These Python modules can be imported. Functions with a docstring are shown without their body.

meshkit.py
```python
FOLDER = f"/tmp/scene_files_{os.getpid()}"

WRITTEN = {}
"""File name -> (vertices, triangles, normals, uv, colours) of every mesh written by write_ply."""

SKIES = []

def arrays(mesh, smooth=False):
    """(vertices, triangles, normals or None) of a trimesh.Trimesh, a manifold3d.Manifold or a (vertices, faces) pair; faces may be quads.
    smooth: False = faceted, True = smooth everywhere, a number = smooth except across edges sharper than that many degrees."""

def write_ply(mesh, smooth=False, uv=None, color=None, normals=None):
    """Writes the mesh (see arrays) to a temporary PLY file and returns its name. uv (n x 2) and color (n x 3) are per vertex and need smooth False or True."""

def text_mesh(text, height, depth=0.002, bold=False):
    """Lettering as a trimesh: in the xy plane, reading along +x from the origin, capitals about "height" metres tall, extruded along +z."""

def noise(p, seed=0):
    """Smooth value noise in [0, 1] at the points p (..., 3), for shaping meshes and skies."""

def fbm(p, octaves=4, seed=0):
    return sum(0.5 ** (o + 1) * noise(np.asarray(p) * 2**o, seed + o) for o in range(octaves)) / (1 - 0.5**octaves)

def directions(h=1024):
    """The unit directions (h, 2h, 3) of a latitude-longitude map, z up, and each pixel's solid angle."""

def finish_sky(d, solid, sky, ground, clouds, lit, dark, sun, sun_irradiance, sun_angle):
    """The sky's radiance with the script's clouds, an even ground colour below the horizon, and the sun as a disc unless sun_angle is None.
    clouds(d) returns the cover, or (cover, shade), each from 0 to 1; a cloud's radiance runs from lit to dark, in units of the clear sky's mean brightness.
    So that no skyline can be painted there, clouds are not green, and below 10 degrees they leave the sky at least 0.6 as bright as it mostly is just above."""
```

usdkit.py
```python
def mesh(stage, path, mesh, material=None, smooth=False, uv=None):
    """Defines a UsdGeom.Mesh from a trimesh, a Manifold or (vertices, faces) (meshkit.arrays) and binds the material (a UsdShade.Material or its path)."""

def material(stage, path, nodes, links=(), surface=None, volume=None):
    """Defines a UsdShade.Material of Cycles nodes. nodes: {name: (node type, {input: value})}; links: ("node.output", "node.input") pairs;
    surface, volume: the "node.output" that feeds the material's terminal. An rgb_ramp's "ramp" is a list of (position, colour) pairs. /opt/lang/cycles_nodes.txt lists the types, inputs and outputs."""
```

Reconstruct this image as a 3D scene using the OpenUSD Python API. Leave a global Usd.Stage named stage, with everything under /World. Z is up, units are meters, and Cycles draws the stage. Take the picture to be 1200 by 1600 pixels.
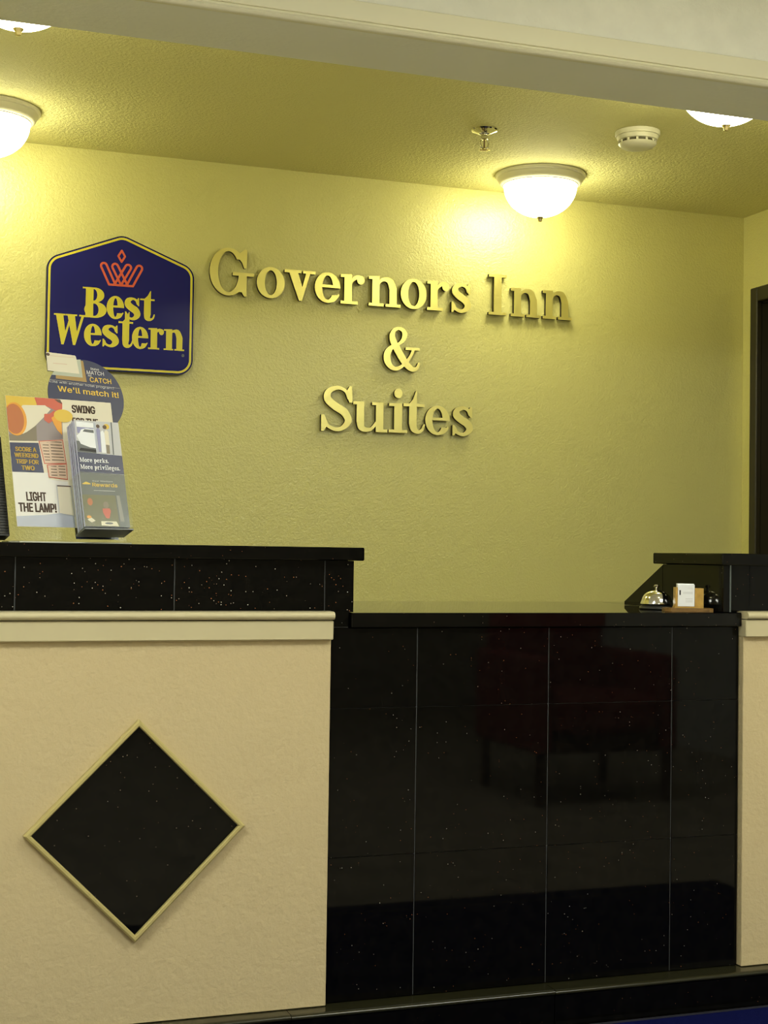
import math
import numpy as np
import trimesh
import usdkit
import meshkit
from pxr import Usd, UsdGeom, Gf, Sdf
from shapely.geometry import Polygon, Point, MultiPoint, LineString, box as sbox
from shapely import affinity, union_all

stage = Usd.Stage.CreateInMemory()
UsdGeom.SetStageUpAxis(stage, UsdGeom.Tokens.z)
UsdGeom.SetStageMetersPerUnit(stage, 1.0)
UsdGeom.Xform.Define(stage, '/World')
UsdGeom.Scope.Define(stage, '/World/Looks')

# ------------------------------------------------------------------ camera, light levels, exposure
EYE = np.array([-0.9675, -3.0253, 1.0491])
YAW, PITCH, ROLL = -0.344406, 0.028215, 0.014156
FOCAL_PX = 2300.0
EXPOSURE = 0.0
ALCOVE_LAMP = (23.5, (1.0, 0.94, 0.54))     # strength, colour of the four flush lamps behind the desk and the added lobby dome
UNSEEN_LOBBY_LAMP = (22.5, (0.97, 1.0, 0.92))       # strength, colour of unseen lobby ceiling troffers that light the desk front
fw = np.array([-math.sin(YAW) * math.cos(PITCH), math.cos(YAW) * math.cos(PITCH), math.sin(PITCH)])
rt = np.array([math.cos(YAW), math.sin(YAW), 0.0])
up = np.cross(rt, fw)
r2 = math.cos(ROLL) * rt + math.sin(ROLL) * up
u2 = -math.sin(ROLL) * rt + math.cos(ROLL) * up
cam = UsdGeom.Camera.Define(stage, '/World/camera')
cam.CreateHorizontalApertureAttr(36.0)
cam.CreateVerticalApertureAttr(48.0)
cam.CreateFocalLengthAttr(36.0 * FOCAL_PX / 1200.0)
cam.CreateClippingRangeAttr(Gf.Vec2f(0.05, 100))
cam.CreateExposureAttr(EXPOSURE)
rows = [list(map(float, r2)) + [0], list(map(float, u2)) + [0], list(map(float, -fw)) + [0], list(map(float, EYE)) + [1]]
cam.AddTransformOp().Set(Gf.Matrix4d(rows))

# ------------------------------------------------------------------ materials
M = {}


def mat(name, color, rough=0.5, metal=0.0, spec=0.5, bump=None, coat=0.0, vary=None, **extra):
    """bump = (scale, distance, strength[, detail]); vary = (scale, amount) mottles the colour a little."""
    n = {'p': ('principled_bsdf', dict(base_color=color, roughness=rough, metallic=metal, specular_ior_level=spec, coat_weight=coat, **extra))}
    l = []
    if bump or vary:
        n['g'] = ('geometry', {})
    if bump:
        n['n'] = ('noise_texture', {'scale': bump[0], 'detail': bump[3] if len(bump) > 3 else 2.0, 'roughness': 0.55})
        n['b'] = ('bump', {'distance': bump[1], 'strength': bump[2]})
        l += [('g.position', 'n.vector'), ('n.fac', 'b.height'), ('b.normal', 'p.normal')]
    if vary:
        n['v'] = ('noise_texture', {'scale': vary[0], 'detail': 3.0})
        c = np.array(color)
        n['r'] = ('rgb_ramp', {'ramp': [(0.3, tuple(c * (1 - vary[1]))), (0.7, tuple(np.minimum(c * (1 + vary[1]), 1)))]})
        l += [('g.position', 'v.vector'), ('v.fac', 'r.fac'), ('r.color', 'p.base_color')]
    M[name] = usdkit.material(stage, '/World/Looks/' + name, n, l, surface='p.BSDF')
    return M[name]


def granite(name, scale, keep, size, rough, spec=0.17):
    n = {'g': ('geometry', {}),
         'v': ('voronoi_texture', {'scale': scale, 'feature': 'f1'}),
         'd': ('math', {'math_type': 'less_than', 'value2': size}),
         's': ('separate_color', {'color_type': 'rgb'}),
         'k': ('math', {'math_type': 'greater_than', 'value2': keep}),
         'm': ('math', {'math_type': 'multiply'}),
         'r': ('rgb_ramp', {'ramp': [(0.0, (0.34, 0.12, 0.045)), (0.45, (0.22, 0.11, 0.06)), (0.7, (0.42, 0.30, 0.20)), (1.0, (0.5, 0.48, 0.42))]}),
         'w': ('noise_texture', {'scale': 35.0, 'detail': 3.0}),
         'wr': ('rgb_ramp', {'ramp': [(0.35, (0.0018, 0.0018, 0.0016)), (0.75, (0.0042, 0.0037, 0.0030))]}),
         'x': ('mix_color', {}),
         'p': ('principled_bsdf', {'roughness': rough, 'specular_ior_level': spec})}
    l = [('g.position', 'v.vector'), ('g.position', 'w.vector'), ('v.distance', 'd.value1'), ('v.color', 's.color'), ('s.r', 'k.value1'), ('d.value', 'm.value1'), ('k.value', 'm.value2'),
         ('s.g', 'r.fac'), ('w.fac', 'wr.fac'), ('m.value', 'x.fac'), ('wr.color', 'x.a'), ('r.color', 'x.b'), ('x.result', 'p.base_color')]
    M[name] = usdkit.material(stage, '/World/Looks/' + name, n, l, surface='p.BSDF')


def emit(name, color, strength):
    M[name] = usdkit.material(stage, '/World/Looks/' + name, {'e': ('emission', {'color': color, 'strength': strength})}, surface='e.emission')


def clear(name, tint):
    n = {'t': ('transparent_bsdf', {'color': tint}), 'g': ('glossy_bsdf', {'color': (1, 1, 1), 'roughness': 0.16}), 'f': ('layer_weight', {'blend': 0.5}),
         'q': ('math', {'math_type': 'power', 'value2': 4.0}), 'a': ('math', {'math_type': 'multiply_add', 'value2': 0.20, 'value3': 0.006}), 'm': ('mix_closure', {})}
    M[name] = usdkit.material(stage, '/World/Looks/' + name, n, [('f.facing', 'q.value1'), ('q.value', 'a.value1'), ('a.value', 'm.fac'), ('t.BSDF', 'm.closure1'), ('g.BSDF', 'm.closure2')], surface='m.closure')


mat('yellow_paint', (0.660, 0.625, 0.255), 0.34, spec=0.85, bump=(120, 0.006, 0.34, 2.0))
mat('ceiling_texture', (0.75, 0.715, 0.35), 0.75, spec=0.3, bump=(110, 0.010, 0.5, 3.0))
mat('tan_panel_paint', (0.60, 0.485, 0.27), 0.6, spec=0.3, bump=(85, 0.006, 0.28, 2.0))
mat('moulding_paint', (0.60, 0.53, 0.32), 0.32, spec=0.5)
mat('lobby_plaster', (0.85, 0.85, 0.77), 0.7, spec=0.3, bump=(40, 0.010, 0.30, 3.0), vary=(14, 0.035))
mat('header_trim_paint', (0.80, 0.77, 0.58), 0.45)
mat('soffit_paint', (0.88, 0.89, 0.84), 0.6, bump=(60, 0.006, 0.2, 2.0))
mat('unseen_rear_wall_darkened', (0.40, 0.36, 0.27), 0.7)  # unseen lobby wall, darkened to dim its reflection in the brass letters
mat('lobby_ceiling_paint', (0.75, 0.74, 0.66), 0.8, bump=(50, 0.01, 0.3, 3.0))
mat('lobby_floor_tile', (0.46, 0.40, 0.28), 0.45, vary=(6, 0.2))
granite('black_granite', 240.0, 0.972, 0.20, 0.035)
granite('speckled_granite', 190.0, 0.86, 0.22, 0.05)
granite('slab_granite', 240.0, 0.97, 0.18, 0.05)
granite('counter_granite', 240.0, 0.97, 0.18, 0.025, 0.26)
mat('grout', (0.11, 0.118, 0.125), 0.5)
mat('plinth_cap', (0.020, 0.019, 0.008), 0.20, spec=0.5)
mat('edge_strip', (0.16, 0.19, 0.19), 0.3, metal=0.7)
mat('dark_core', (0.012, 0.012, 0.011), 0.7)
mat('gold_frame', (0.50, 0.42, 0.16), 0.38, spec=0.5)
mat('dark_return', (0.014, 0.011, 0.006), 0.45)
# brushed brass: fine streaks in roughness and bump along one direction
M['brass_face'] = usdkit.material(stage, '/World/Looks/brass_face', {
    'g': ('geometry', {}), 'mp': ('mapping', {'scale': (25.0, 25.0, 900.0)}), 'n': ('noise_texture', {'scale': 1.0, 'detail': 2.0}),
    'b': ('bump', {'distance': 0.0006, 'strength': 0.25}), 'p': ('principled_bsdf', {'base_color': (0.86, 0.78, 0.30), 'metallic': 0.92, 'roughness': 0.35})},
    [('g.position', 'mp.vector'), ('mp.vector', 'n.vector'), ('n.fac', 'b.height'), ('b.normal', 'p.normal')], surface='p.BSDF')
mat('sign_navy', (0.019, 0.019, 0.170), 0.18, spec=0.10)
mat('sign_edge', (0.012, 0.012, 0.016), 0.3)
mat('sign_yellow', (0.72, 0.63, 0.05), 0.35)
mat('sign_red', (0.68, 0.11, 0.055), 0.35)
mat('sign_grey', (0.22, 0.26, 0.20), 0.4)
mat('white_metal', (0.78, 0.75, 0.62), 0.35)
mat('white_plastic', (0.78, 0.76, 0.62), 0.4)
mat('slot_dark', (0.10, 0.09, 0.05), 0.6)
mat('chrome', (0.82, 0.80, 0.74), 0.08, metal=1.0)
mat('bronze', (0.30, 0.22, 0.12), 0.35, metal=0.9)
mat('brass_nut', (0.80, 0.68, 0.36), 0.25, metal=1.0)
mat('dark_door_wood', (0.012, 0.007, 0.004), 0.4, vary=(30, 0.3))
mat('dark_casing_wood', (0.026, 0.021, 0.008), 0.35)
mat('card_wood', (0.46, 0.28, 0.06), 0.35, vary=(60, 0.2))
mat('base_wood', (0.22, 0.12, 0.035), 0.3, vary=(60, 0.25))
mat('paper_white', (0.80, 0.78, 0.72), 0.5)
mat('bright_card', (0.86, 0.88, 0.90), 0.5)
mat('print_black', (0.02, 0.018, 0.02), 0.5)
mat('print_brown', (0.13, 0.085, 0.06), 0.5)
mat('print_navy', (0.038, 0.044, 0.105), 0.35)
mat('print_slate', (0.115, 0.125, 0.130), 0.35)
mat('print_grey', (0.30, 0.29, 0.27), 0.4)
mat('print_mauve', (0.32, 0.27, 0.27), 0.4)
mat('print_taupe', (0.24, 0.20, 0.14), 0.4)
mat('print_gold', (0.76, 0.52, 0.07), 0.4)
mat('print_orange', (0.80, 0.36, 0.045), 0.4)
mat('print_rust', (0.52, 0.17, 0.06), 0.4)
mat('print_red', (0.62, 0.13, 0.08), 0.4)
mat('print_cream', (0.78, 0.72, 0.56), 0.4)
mat('print_pink', (0.70, 0.52, 0.38), 0.4)
mat('print_bluegrey', (0.47, 0.50, 0.58), 0.4)
mat('print_lilac', (0.30, 0.30, 0.50), 0.4)
mat('print_olive', (0.16, 0.15, 0.07), 0.4)
mat('print_card_gold', (0.42, 0.27, 0.09), 0.4)
mat('print_card_pale', (0.50, 0.53, 0.42), 0.4)
mat('print_silver', (0.55, 0.55, 0.56), 0.4)
mat('brochure_edge', (0.56, 0.57, 0.72), 0.5)
mat('brochure_blue', (0.16, 0.17, 0.42), 0.45)
mat('black_plastic', (0.012, 0.012, 0.010), 0.45)
mat('pale_strip', (0.70, 0.70, 0.56), 0.4)
mat('mat_navy', (0.0035, 0.0055, 0.055), 0.95, spec=0.05, bump=(700, 0.002, 0.6, 2.0))
mat('mat_border', (0.012, 0.012, 0.020), 0.7)
mat('mat_stripe', (0.10, 0.09, 0.05), 0.9)
mat('red_upholstery', (0.24, 0.03, 0.026), 0.75, bump=(400, 0.002, 0.4, 2.0))
mat('chair_wood', (0.09, 0.045, 0.02), 0.35)
clear('acrylic', (0.975, 0.98, 0.96))
emit('dome_glass', ALCOVE_LAMP[1], ALCOVE_LAMP[0])
emit('unseen_troffer_diffuser', UNSEEN_LOBBY_LAMP[1], UNSEEN_LOBBY_LAMP[0])

# ------------------------------------------------------------------ helpers
used = {}


def numbered(parent, name):
    k = parent + '/' + name
    i = used.get(k, 0)
    used[k] = i + 1
    return k if i == 0 else '%s_%03d' % (k, i)


class Thing:
    def __init__(self, path, loc):
        self.path, self.loc = path, np.array(loc, float)


def tag(prim, label=None, cat=None, group=None, kind=None):
    for k, v in (('label', label), ('category', cat), ('group', group), ('kind', kind)):
        if v:
            prim.SetCustomDataByKey(k, v)


def thing(name, label, cat, loc=(0, 0, 0), group=None, kind=None):
    path = numbered('/World', name)
    x = UsdGeom.Xform.Define(stage, path)
    x.AddTranslateOp().Set(Gf.Vec3d(*map(float, loc)))
    tag(x.GetPrim(), label, cat, group, kind)
    return Thing(path, loc)


def part(t, name, mesh, m, smooth=False, label=None, kind=None):
    """mesh in world coordinates; stored relative to its thing. Returns a Thing so that sub-parts can hang from it."""
    v, f, nrm = meshkit.arrays(mesh, False)
    path = numbered(t.path, name)
    tm = trimesh.Trimesh(v - t.loc, f, process=False)
    p = usdkit.mesh(stage, path, tm, M[m], smooth=smooth)
    tag(p.GetPrim(), label, None, None, kind)
    return Thing(path, t.loc)


def single(name, mesh, m, label=None, cat=None, group=None, kind=None, smooth=False, loc=None):
    path = numbered('/World', name)
    v, f, _ = meshkit.arrays(mesh, False)
    loc = np.zeros(3) if loc is None else np.array(loc, float)
    p = usdkit.mesh(stage, path, trimesh.Trimesh(v - loc, f, process=False), M[m], smooth=smooth)
    if loc.any():
        p.AddTranslateOp().Set(Gf.Vec3d(*map(float, loc)))
    tag(p.GetPrim(), label, cat, group, kind)
    return Thing(path, loc)


def struct(name, mesh, m, smooth=False):
    return single(name, mesh, m, kind='structure', smooth=smooth)


def copy_of(src, loc, label, group=None):
    name = src.path.rpartition('/')[2]
    path = numbered('/World', name)
    x = UsdGeom.Xform.Define(stage, path)
    x.GetPrim().GetReferences().AddInternalReference(src.path)
    x.GetPrim().SetInstanceable(True)
    UsdGeom.XformCommonAPI(x).SetTranslate(Gf.Vec3d(*map(float, loc)))
    tag(x.GetPrim(), label, None, group)
    return Thing(path, loc)


def cat_(*ms):
    return trimesh.util.concatenate([m for m in ms])


def bx(x0, x1, y0, y1, z0, z1):
    m = trimesh.creation.box((x1 - x0, y1 - y0, z1 - z0))
    m.apply_translation(((x0 + x1) / 2, (y0 + y1) / 2, (z0 + z1) / 2))
    return m


def rbx(x0, x1, y0, y1, z0, z1, c=0.0015):
    """box with chamfered edges (hull)"""
    pts = []
    for sx in (0, 1):
        for sy in (0, 1):
            for sz in (0, 1):
                p = np.array([x1 if sx else x0, y1 if sy else y0, z1 if sz else z0], float)
                for ax in range(3):
                    q = p.copy()
                    for b in range(3):
                        if b != ax:
                            q[b] += (-c if (sx, sy, sz)[b] else c)
                    pts.append(q)
    return trimesh.convex.convex_hull(np.array(pts))


def lathe(profile, center, seg=48):
    """profile: (r, z) from bottom/axis; revolve about z at center"""
    m = trimesh.creation.revolve(np.array(profile, float), sections=seg)
    m.apply_translation(center)
    if m.volume < 0:
        m.invert()
    return m


def rod(a, b, r, seg=12):
    return trimesh.creation.cylinder(radius=r, segment=[a, b], sections=seg)


class Frame:
    """a flat place in the world: origin, right, up, and the normal towards the viewer"""
    def __init__(self, o, u, v):
        self.o, self.u, self.v = np.array(o, float), np.array(u, float), np.array(v, float)
        self.n = np.cross(self.u, self.v)

    def put(self, mesh):
        m = mesh.copy()
        T = np.eye(4)
        T[:3, 0], T[:3, 1], T[:3, 2], T[:3, 3] = self.u, self.v, self.n, self.o
        m.apply_transform(T)
        return m

    def at(self, a, b, c=0.0):
        return self.o + a * self.u + b * self.v + c * self.n

    def ext(self, poly, c0, c1):
        """polygon(s) in (u, v), extruded from height c0 to c1 along the normal"""
        out = []
        for g in getattr(poly, 'geoms', [poly]):
            if g.is_empty or g.area < 1e-10 or g.geom_type != 'Polygon':
                continue
            e = trimesh.creation.extrude_polygon(g, c1 - c0, engine='earcut')
            e.apply_translation((0, 0, c0))
            out.append(e)
        return self.put(cat_(*out))

    def box(self, a0, a1, b0, b1, c0, c1):
        return self.put(bx(a0, a1, b0, b1, c0, c1))


def ell(cx, cy, rx, ry, n=24):
    return affinity.translate(affinity.scale(Point(0, 0).buffer(1.0, n), rx, ry), cx, cy)


def ring(cx, cy, rx, ry, sx, sy):
    return ell(cx, cy, rx, ry).difference(ell(cx, cy, rx - sx, ry - sy))


def pbox(x0, y0, x1, y1):
    return sbox(x0, y0, x1, y1)


def stroke(pts, k=7):
    """a pen stroke: (x, y, width) along a smooth curve"""
    p = np.array(pts, float)
    ext = np.vstack([2 * p[0] - p[1], p, 2 * p[-1] - p[-2]])
    s = []
    for i in range(1, len(ext) - 2):
        a, b, c, d = ext[i - 1:i + 3]
        for t in np.linspace(0, 1, k, endpoint=False):
            s.append(0.5 * (2 * b + (c - a) * t + (2 * a - 5 * b + 4 * c - d) * t * t + (3 * b - a - 3 * c + d) * t ** 3))
    s.append(p[-1])
    discs = [Point(q[0], q[1]).buffer(max(q[2], 0.02) / 2, 8) for q in s]
    return union_all([union_all([a, b]).convex_hull for a, b in zip(discs, discs[1:])])


# ------------------------------------------------------------------ slab-serif letter shapes (capitals one unit tall)
def glyph(ch, S=0.19, T=0.075, F=0.07, X=0.70):
    P, U = Polygon, union_all
    if ch == 'o':
        return ring(0.33, X / 2, 0.33, X / 2 + 0.012, S * 0.98, T)
    if ch == 'e':
        r = ring(0.315, X / 2, 0.315, X / 2 + 0.012, S * 0.95, T).difference(pbox(0.32, X * 0.26, 0.8, X * 0.5))
        end = stroke([(0.40, 0.035, T), (0.50, 0.085, T * 0.9), (0.585, X * 0.27, T * 0.6)])
        return U([r, pbox(0.10, X * 0.5, 0.60, X * 0.5 + T * 0.9), end])
    if ch == 'c':
        r = ring(0.315, X / 2, 0.315, X / 2 + 0.012, S * 0.95, T).difference(pbox(0.32, X * 0.26, 0.8, X * 0.66))
        return U([r, ell(0.50, X * 0.72, 0.085, 0.085), stroke([(0.40, 0.035, T), (0.50, 0.085, T), (0.585, X * 0.27, T * 0.6)])])
    if ch == 'v':
        return U([P([(0.09, X), (0.09 + S * 1.15, X), (0.48, 0.19), (0.425, -0.012), (0.365, -0.012)]), P([(0.545, X), (0.55 + T * 1.35, X), (0.43, -0.012), (0.38, 0.10)]),
                  pbox(0, X - F, 0.41, X), pbox(0.45, X - F, 0.76, X)])
    if ch == 'n':
        a = stroke([(0.20, 0.46 * X / .7, T), (0.30, 0.60 * X / .7, T), (0.43, X - 0.05, 0.10), (0.56, X * 0.86, S * 0.82), (0.64, X * 0.6, S)])
        return U([pbox(0.09, 0, 0.09 + S, X), pbox(0.64 - S / 2, 0, 0.64 + S / 2, X * 0.6), pbox(0, 0, 0.39, F), pbox(0.44, 0, 0.84, F), P([(0, X - F), (0, X), (0.09 + S, X + 0.012), (0.09 + S, X - F)]), a])
    if ch == 'r':
        a = stroke([(0.20, 0.42, T), (0.29, 0.57 * X / .7, T * 1.1), (0.40, X - 0.055, 0.10), (0.48, X - 0.06, 0.11)])
        return U([pbox(0.09, 0, 0.09 + S, X), pbox(0, 0, 0.43, F), P([(0, X - F), (0, X), (0.09 + S, X + 0.012), (0.09 + S, X - F)]), a, ell(0.50, X * 0.84, 0.095, 0.105)])
    if ch == 'u':
        a = stroke([(0.09 + S / 2, 0.24, S), (0.21, 0.10, S * 0.8), (0.33, 0.045, 0.10), (0.47, 0.075, T), (0.60, 0.22, T)])
        return U([pbox(0.09, 0.22, 0.09 + S, X), pbox(0, X - F, 0.15, X), pbox(0.58, 0, 0.58 + S, X), pbox(0.48, X - F, 0.6, X), pbox(0.6, 0, 0.88, F), a])
    if ch == 'i':
        return U([pbox(0.13, 0, 0.13 + S, X), pbox(0, 0, 0.45, F), pbox(0, X - F, 0.2, X), ell(0.13 + S / 2, 0.94, 0.10, 0.115)])
    if ch == 'l':
        return U([pbox(0.13, 0, 0.13 + S, 1.0), pbox(0, 0, 0.45, F), pbox(0, 1 - F, 0.2, 1)])
    if ch == 't':
        a = stroke([(0.145 + S / 2, 0.24, S), (0.27, 0.11, S * 0.8), (0.38, 0.045, 0.085), (0.48, 0.10, 0.065), (0.525, 0.21, 0.05)])
        return U([pbox(0.145, 0.22, 0.145 + S, X), P([(0.10, X - F), (0.145 + S * 0.5, X + 0.10), (0.145 + S * 0.9, 1.0), (0.145 + S, 1.0), (0.145 + S, X - F)]), pbox(0, X - F, 0.53, X), a])
    if ch in 'sS':
        H = X if ch == 's' else 1.04
        W = 0.50 if ch == 's' else 0.76
        q = lambda x, y, w: (x * W, y * H, w)
        k = S * 0.92
        a = stroke([q(0.84, 0.74, T), q(0.74, 0.89, T), q(0.50, 0.955, T * 1.1), q(0.22, 0.87, k * 0.72), q(0.19, 0.70, k * 0.95), q(0.42, 0.55, k), q(0.70, 0.43, k * 1.02), q(0.83, 0.25, k * 0.9), q(0.68, 0.095, k * 0.6),
                    q(0.45, 0.045, T * 1.1), q(0.20, 0.12, T), q(0.10, 0.26, T)])
        return U([a, P([q(.80, .93, 0)[:2], q(.86, 1.0, 0)[:2], q(.93, 1.0, 0)[:2], q(.95, .64, 0)[:2], q(.86, .64, 0)[:2], q(.74, .84, 0)[:2]]),
                  P([q(0.0, 0.36, 0)[:2], q(0.09, 0.36, 0)[:2], q(0.22, 0.15, 0)[:2], q(0.14, 0.07, 0)[:2], q(0.08, 0.0, 0)[:2], q(0.0, 0.0, 0)[:2]])])
    if ch == 'I':
        return U([pbox(0.13, 0, 0.13 + S, 1), pbox(0, 0, 0.26 + S, F), pbox(0, 1 - F, 0.26 + S, 1)])
    if ch == 'G':
        r = ring(0.44, 0.5, 0.44, 0.535, S * 1.02, T).difference(pbox(0.52, 0.42, 1.2, 0.79))
        return U([r, P([(0.70, 0.93), (0.81, 1.02), (0.87, 1.02), (0.865, 0.60), (0.81, 0.60), (0.76, 0.72), (0.66, 0.84)]), pbox(0.68, 0.06, 0.68 + S, 0.46), pbox(0.54, 0.425, 1.04, 0.425 + F * 1.05),
                  P([(0.72, 0.12), (0.87, 0.16), (0.87, -0.035), (0.82, -0.035), (0.76, 0.05)])])
    if ch == 'C':
        r = ring(0.44, 0.5, 0.44, 0.535, S * 1.02, T).difference(pbox(0.52, 0.30, 1.2, 0.70))
        return r
    if ch == '&':
        A = stroke([(0.20, 0.80, 0.12), (0.225, 0.68, 0.15), (0.32, 0.50, 0.165), (0.46, 0.28, 0.165), (0.58, 0.135, 0.15), (0.70, 0.055, 0.11), (0.81, 0.085, 0.07), (0.855, 0.19, 0.05)])
        B = stroke([(0.20, 0.80, 0.12), (0.25, 0.915, 0.09), (0.36, 0.962, 0.07), (0.47, 0.92, 0.10), (0.505, 0.82, 0.12), (0.46, 0.70, 0.09), (0.36, 0.61, 0.065), (0.20, 0.53, 0.10), (0.10, 0.40, 0.15), (0.09, 0.24, 0.16),
                    (0.16, 0.105, 0.12), (0.28, 0.045, 0.09), (0.42, 0.09, 0.08), (0.56, 0.22, 0.07), (0.66, 0.36, 0.065), (0.72, 0.50, 0.065)])
        return U([A, B, pbox(0.53, 0.485, 0.87, 0.545)])
    if ch == 'B':
        up_ = U([ell(0.40, 0.755, 0.30, 0.245), pbox(0.1, 0.51, 0.40, 1.0)]).difference(U([ell(0.36, 0.755, 0.11, 0.19), pbox(0.2, 0.565, 0.36, 0.945)]))
        lo = U([ell(0.42, 0.265, 0.36, 0.265), pbox(0.1, 0.0, 0.42, 0.53)]).difference(U([ell(0.38, 0.265, 0.14, 0.205), pbox(0.2, 0.06, 0.38, 0.47)]))
        return U([up_, lo, pbox(0.10, 0, 0.10 + S, 1), pbox(0, 0, 0.3, F), pbox(0, 1 - F, 0.3, 1)])
    if ch == 'W':
        return U([P([(0.06, 1), (0.31, 1), (0.41, 0.30), (0.345, 0), (0.265, 0)]), P([(0.265, 0), (0.345, 0), (0.60, 0.92), (0.53, 0.92)]), P([(0.45, 1), (0.70, 1), (0.80, 0.30), (0.735, 0), (0.655, 0)]),
                  P([(0.655, 0), (0.735, 0), (1.03, 1), (0.94, 1)]), pbox(0, 1 - F, 0.39, 1), pbox(0.40, 1 - F, 0.78, 1), pbox(0.85, 1 - F, 1.14, 1)])
    if ch == 'M':
        return U([pbox(0.10, 0, 0.10 + T * 1.2, 1), pbox(0.85, 0, 0.85 + S, 1), P([(0.08, 1), (0.30, 1), (0.60, 0.2), (0.52, 0.0)]), P([(0.86, 1), (0.96, 1), (0.58, 0.0), (0.52, 0.0)]),
                  pbox(0, 0, 0.30, F), pbox(0.76, 0, 1.13, F), pbox(0, 1 - F, 0.3, 1), pbox(0.86, 1 - F, 1.13, 1)])
    if ch == 'p':
        return U([ring(0.36, X / 2, 0.31, X / 2, S, T), pbox(0.09, -0.32, 0.09 + S, X), pbox(0, -0.32, 0.38, -0.32 + F), pbox(0, X - F, 0.2, X)])
    if ch == 'k':
        return U([pbox(0.09, 0, 0.09 + S, 1), pbox(0, 0, 0.36, F), pbox(0, 1 - F, 0.2, 1), P([(0.25, 0.25), (0.33, 0.25), (0.66, X), (0.55, X)]), P([(0.33, 0.38), (0.5, 0.46), (0.74, 0), (0.52, 0)]), pbox(0.44, X - F, 0.76, X), pbox(0.45, 0, 0.80, F)])
    if ch == 'g':
        return U([ring(0.29, 0.46, 0.25, 0.24, S * 0.8, T), ring(0.30, -0.10, 0.30, 0.20, S * 0.7, T), stroke([(0.2, 0.24, T), (0.1, 0.14, 0.1), (0.3, 0.07, 0.14)]), stroke([(0.45, 0.62, T), (0.6, 0.68, 0.1)])])
    if ch == '.':
        return ell(0.12, 0.09, 0.11, 0.11)
    raise KeyError(ch)


def fit(poly, x0, x1, y0, y1):
    a, b, c, d = poly.bounds
    s = affinity.translate(poly, -a, -b)
    s = affinity.scale(s, (x1 - x0) / (c - a), (y1 - y0) / (d - b), origin=(0, 0))
    return affinity.translate(s, x0, y0)


def serif_line(text, x0, y0, height, width=None, **kw):
    """a line of serif lettering, baseline at y0, as one polygon set, optionally squeezed to a width"""
    x, out = 0.0, []
    for ch in text:
        if ch == ' ':
            x += 0.4
            continue
        g = glyph(ch, **kw)
        a, b, c, d = g.bounds
        out.append(affinity.translate(g, x - a, 0))
        x += c - a + 0.07
    s = height
    sx = s if width is None else width / (x - 0.07)
    return affinity.translate(affinity.scale(union_all(out), sx, s, origin=(0, 0)), x0, y0)


def sans(frame, text, x0, y0, height, width, c, depth=0.0003, bold=True, slant=0.0, heavy=0.0):
    m = meshkit.text_mesh(text, height, depth, bold)
    if heavy:
        copies = [m.copy() for _ in range(3)]
        for k, q in enumerate(copies):
            q.apply_translation(((k - 1) * heavy * height, 0, 0))
        m = cat_(*copies)
    b = m.bounds
    T = np.eye(4)
    T[0, 0] = width / (b[1, 0] - b[0, 0])
    T[1, 0] = slant
    m.apply_translation((-b[0, 0], 0, 0))
    m.apply_transform(T)
    m.apply_translation((x0, y0, c))
    return frame.put(m)


# ------------------------------------------------------------------ the room
D = 2.112            # back wall
XL, XR = -1.60, 2.42  # alcove side walls
ZC = 2.44            # alcove ceiling
HZ, HY0, HY1 = 2.235, 0.113, 0.353   # header over the desk: underside, near and far face
LX0, LX1, LY0, LZ = -3.4, 3.4, -6.2, 2.62   # lobby

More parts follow.
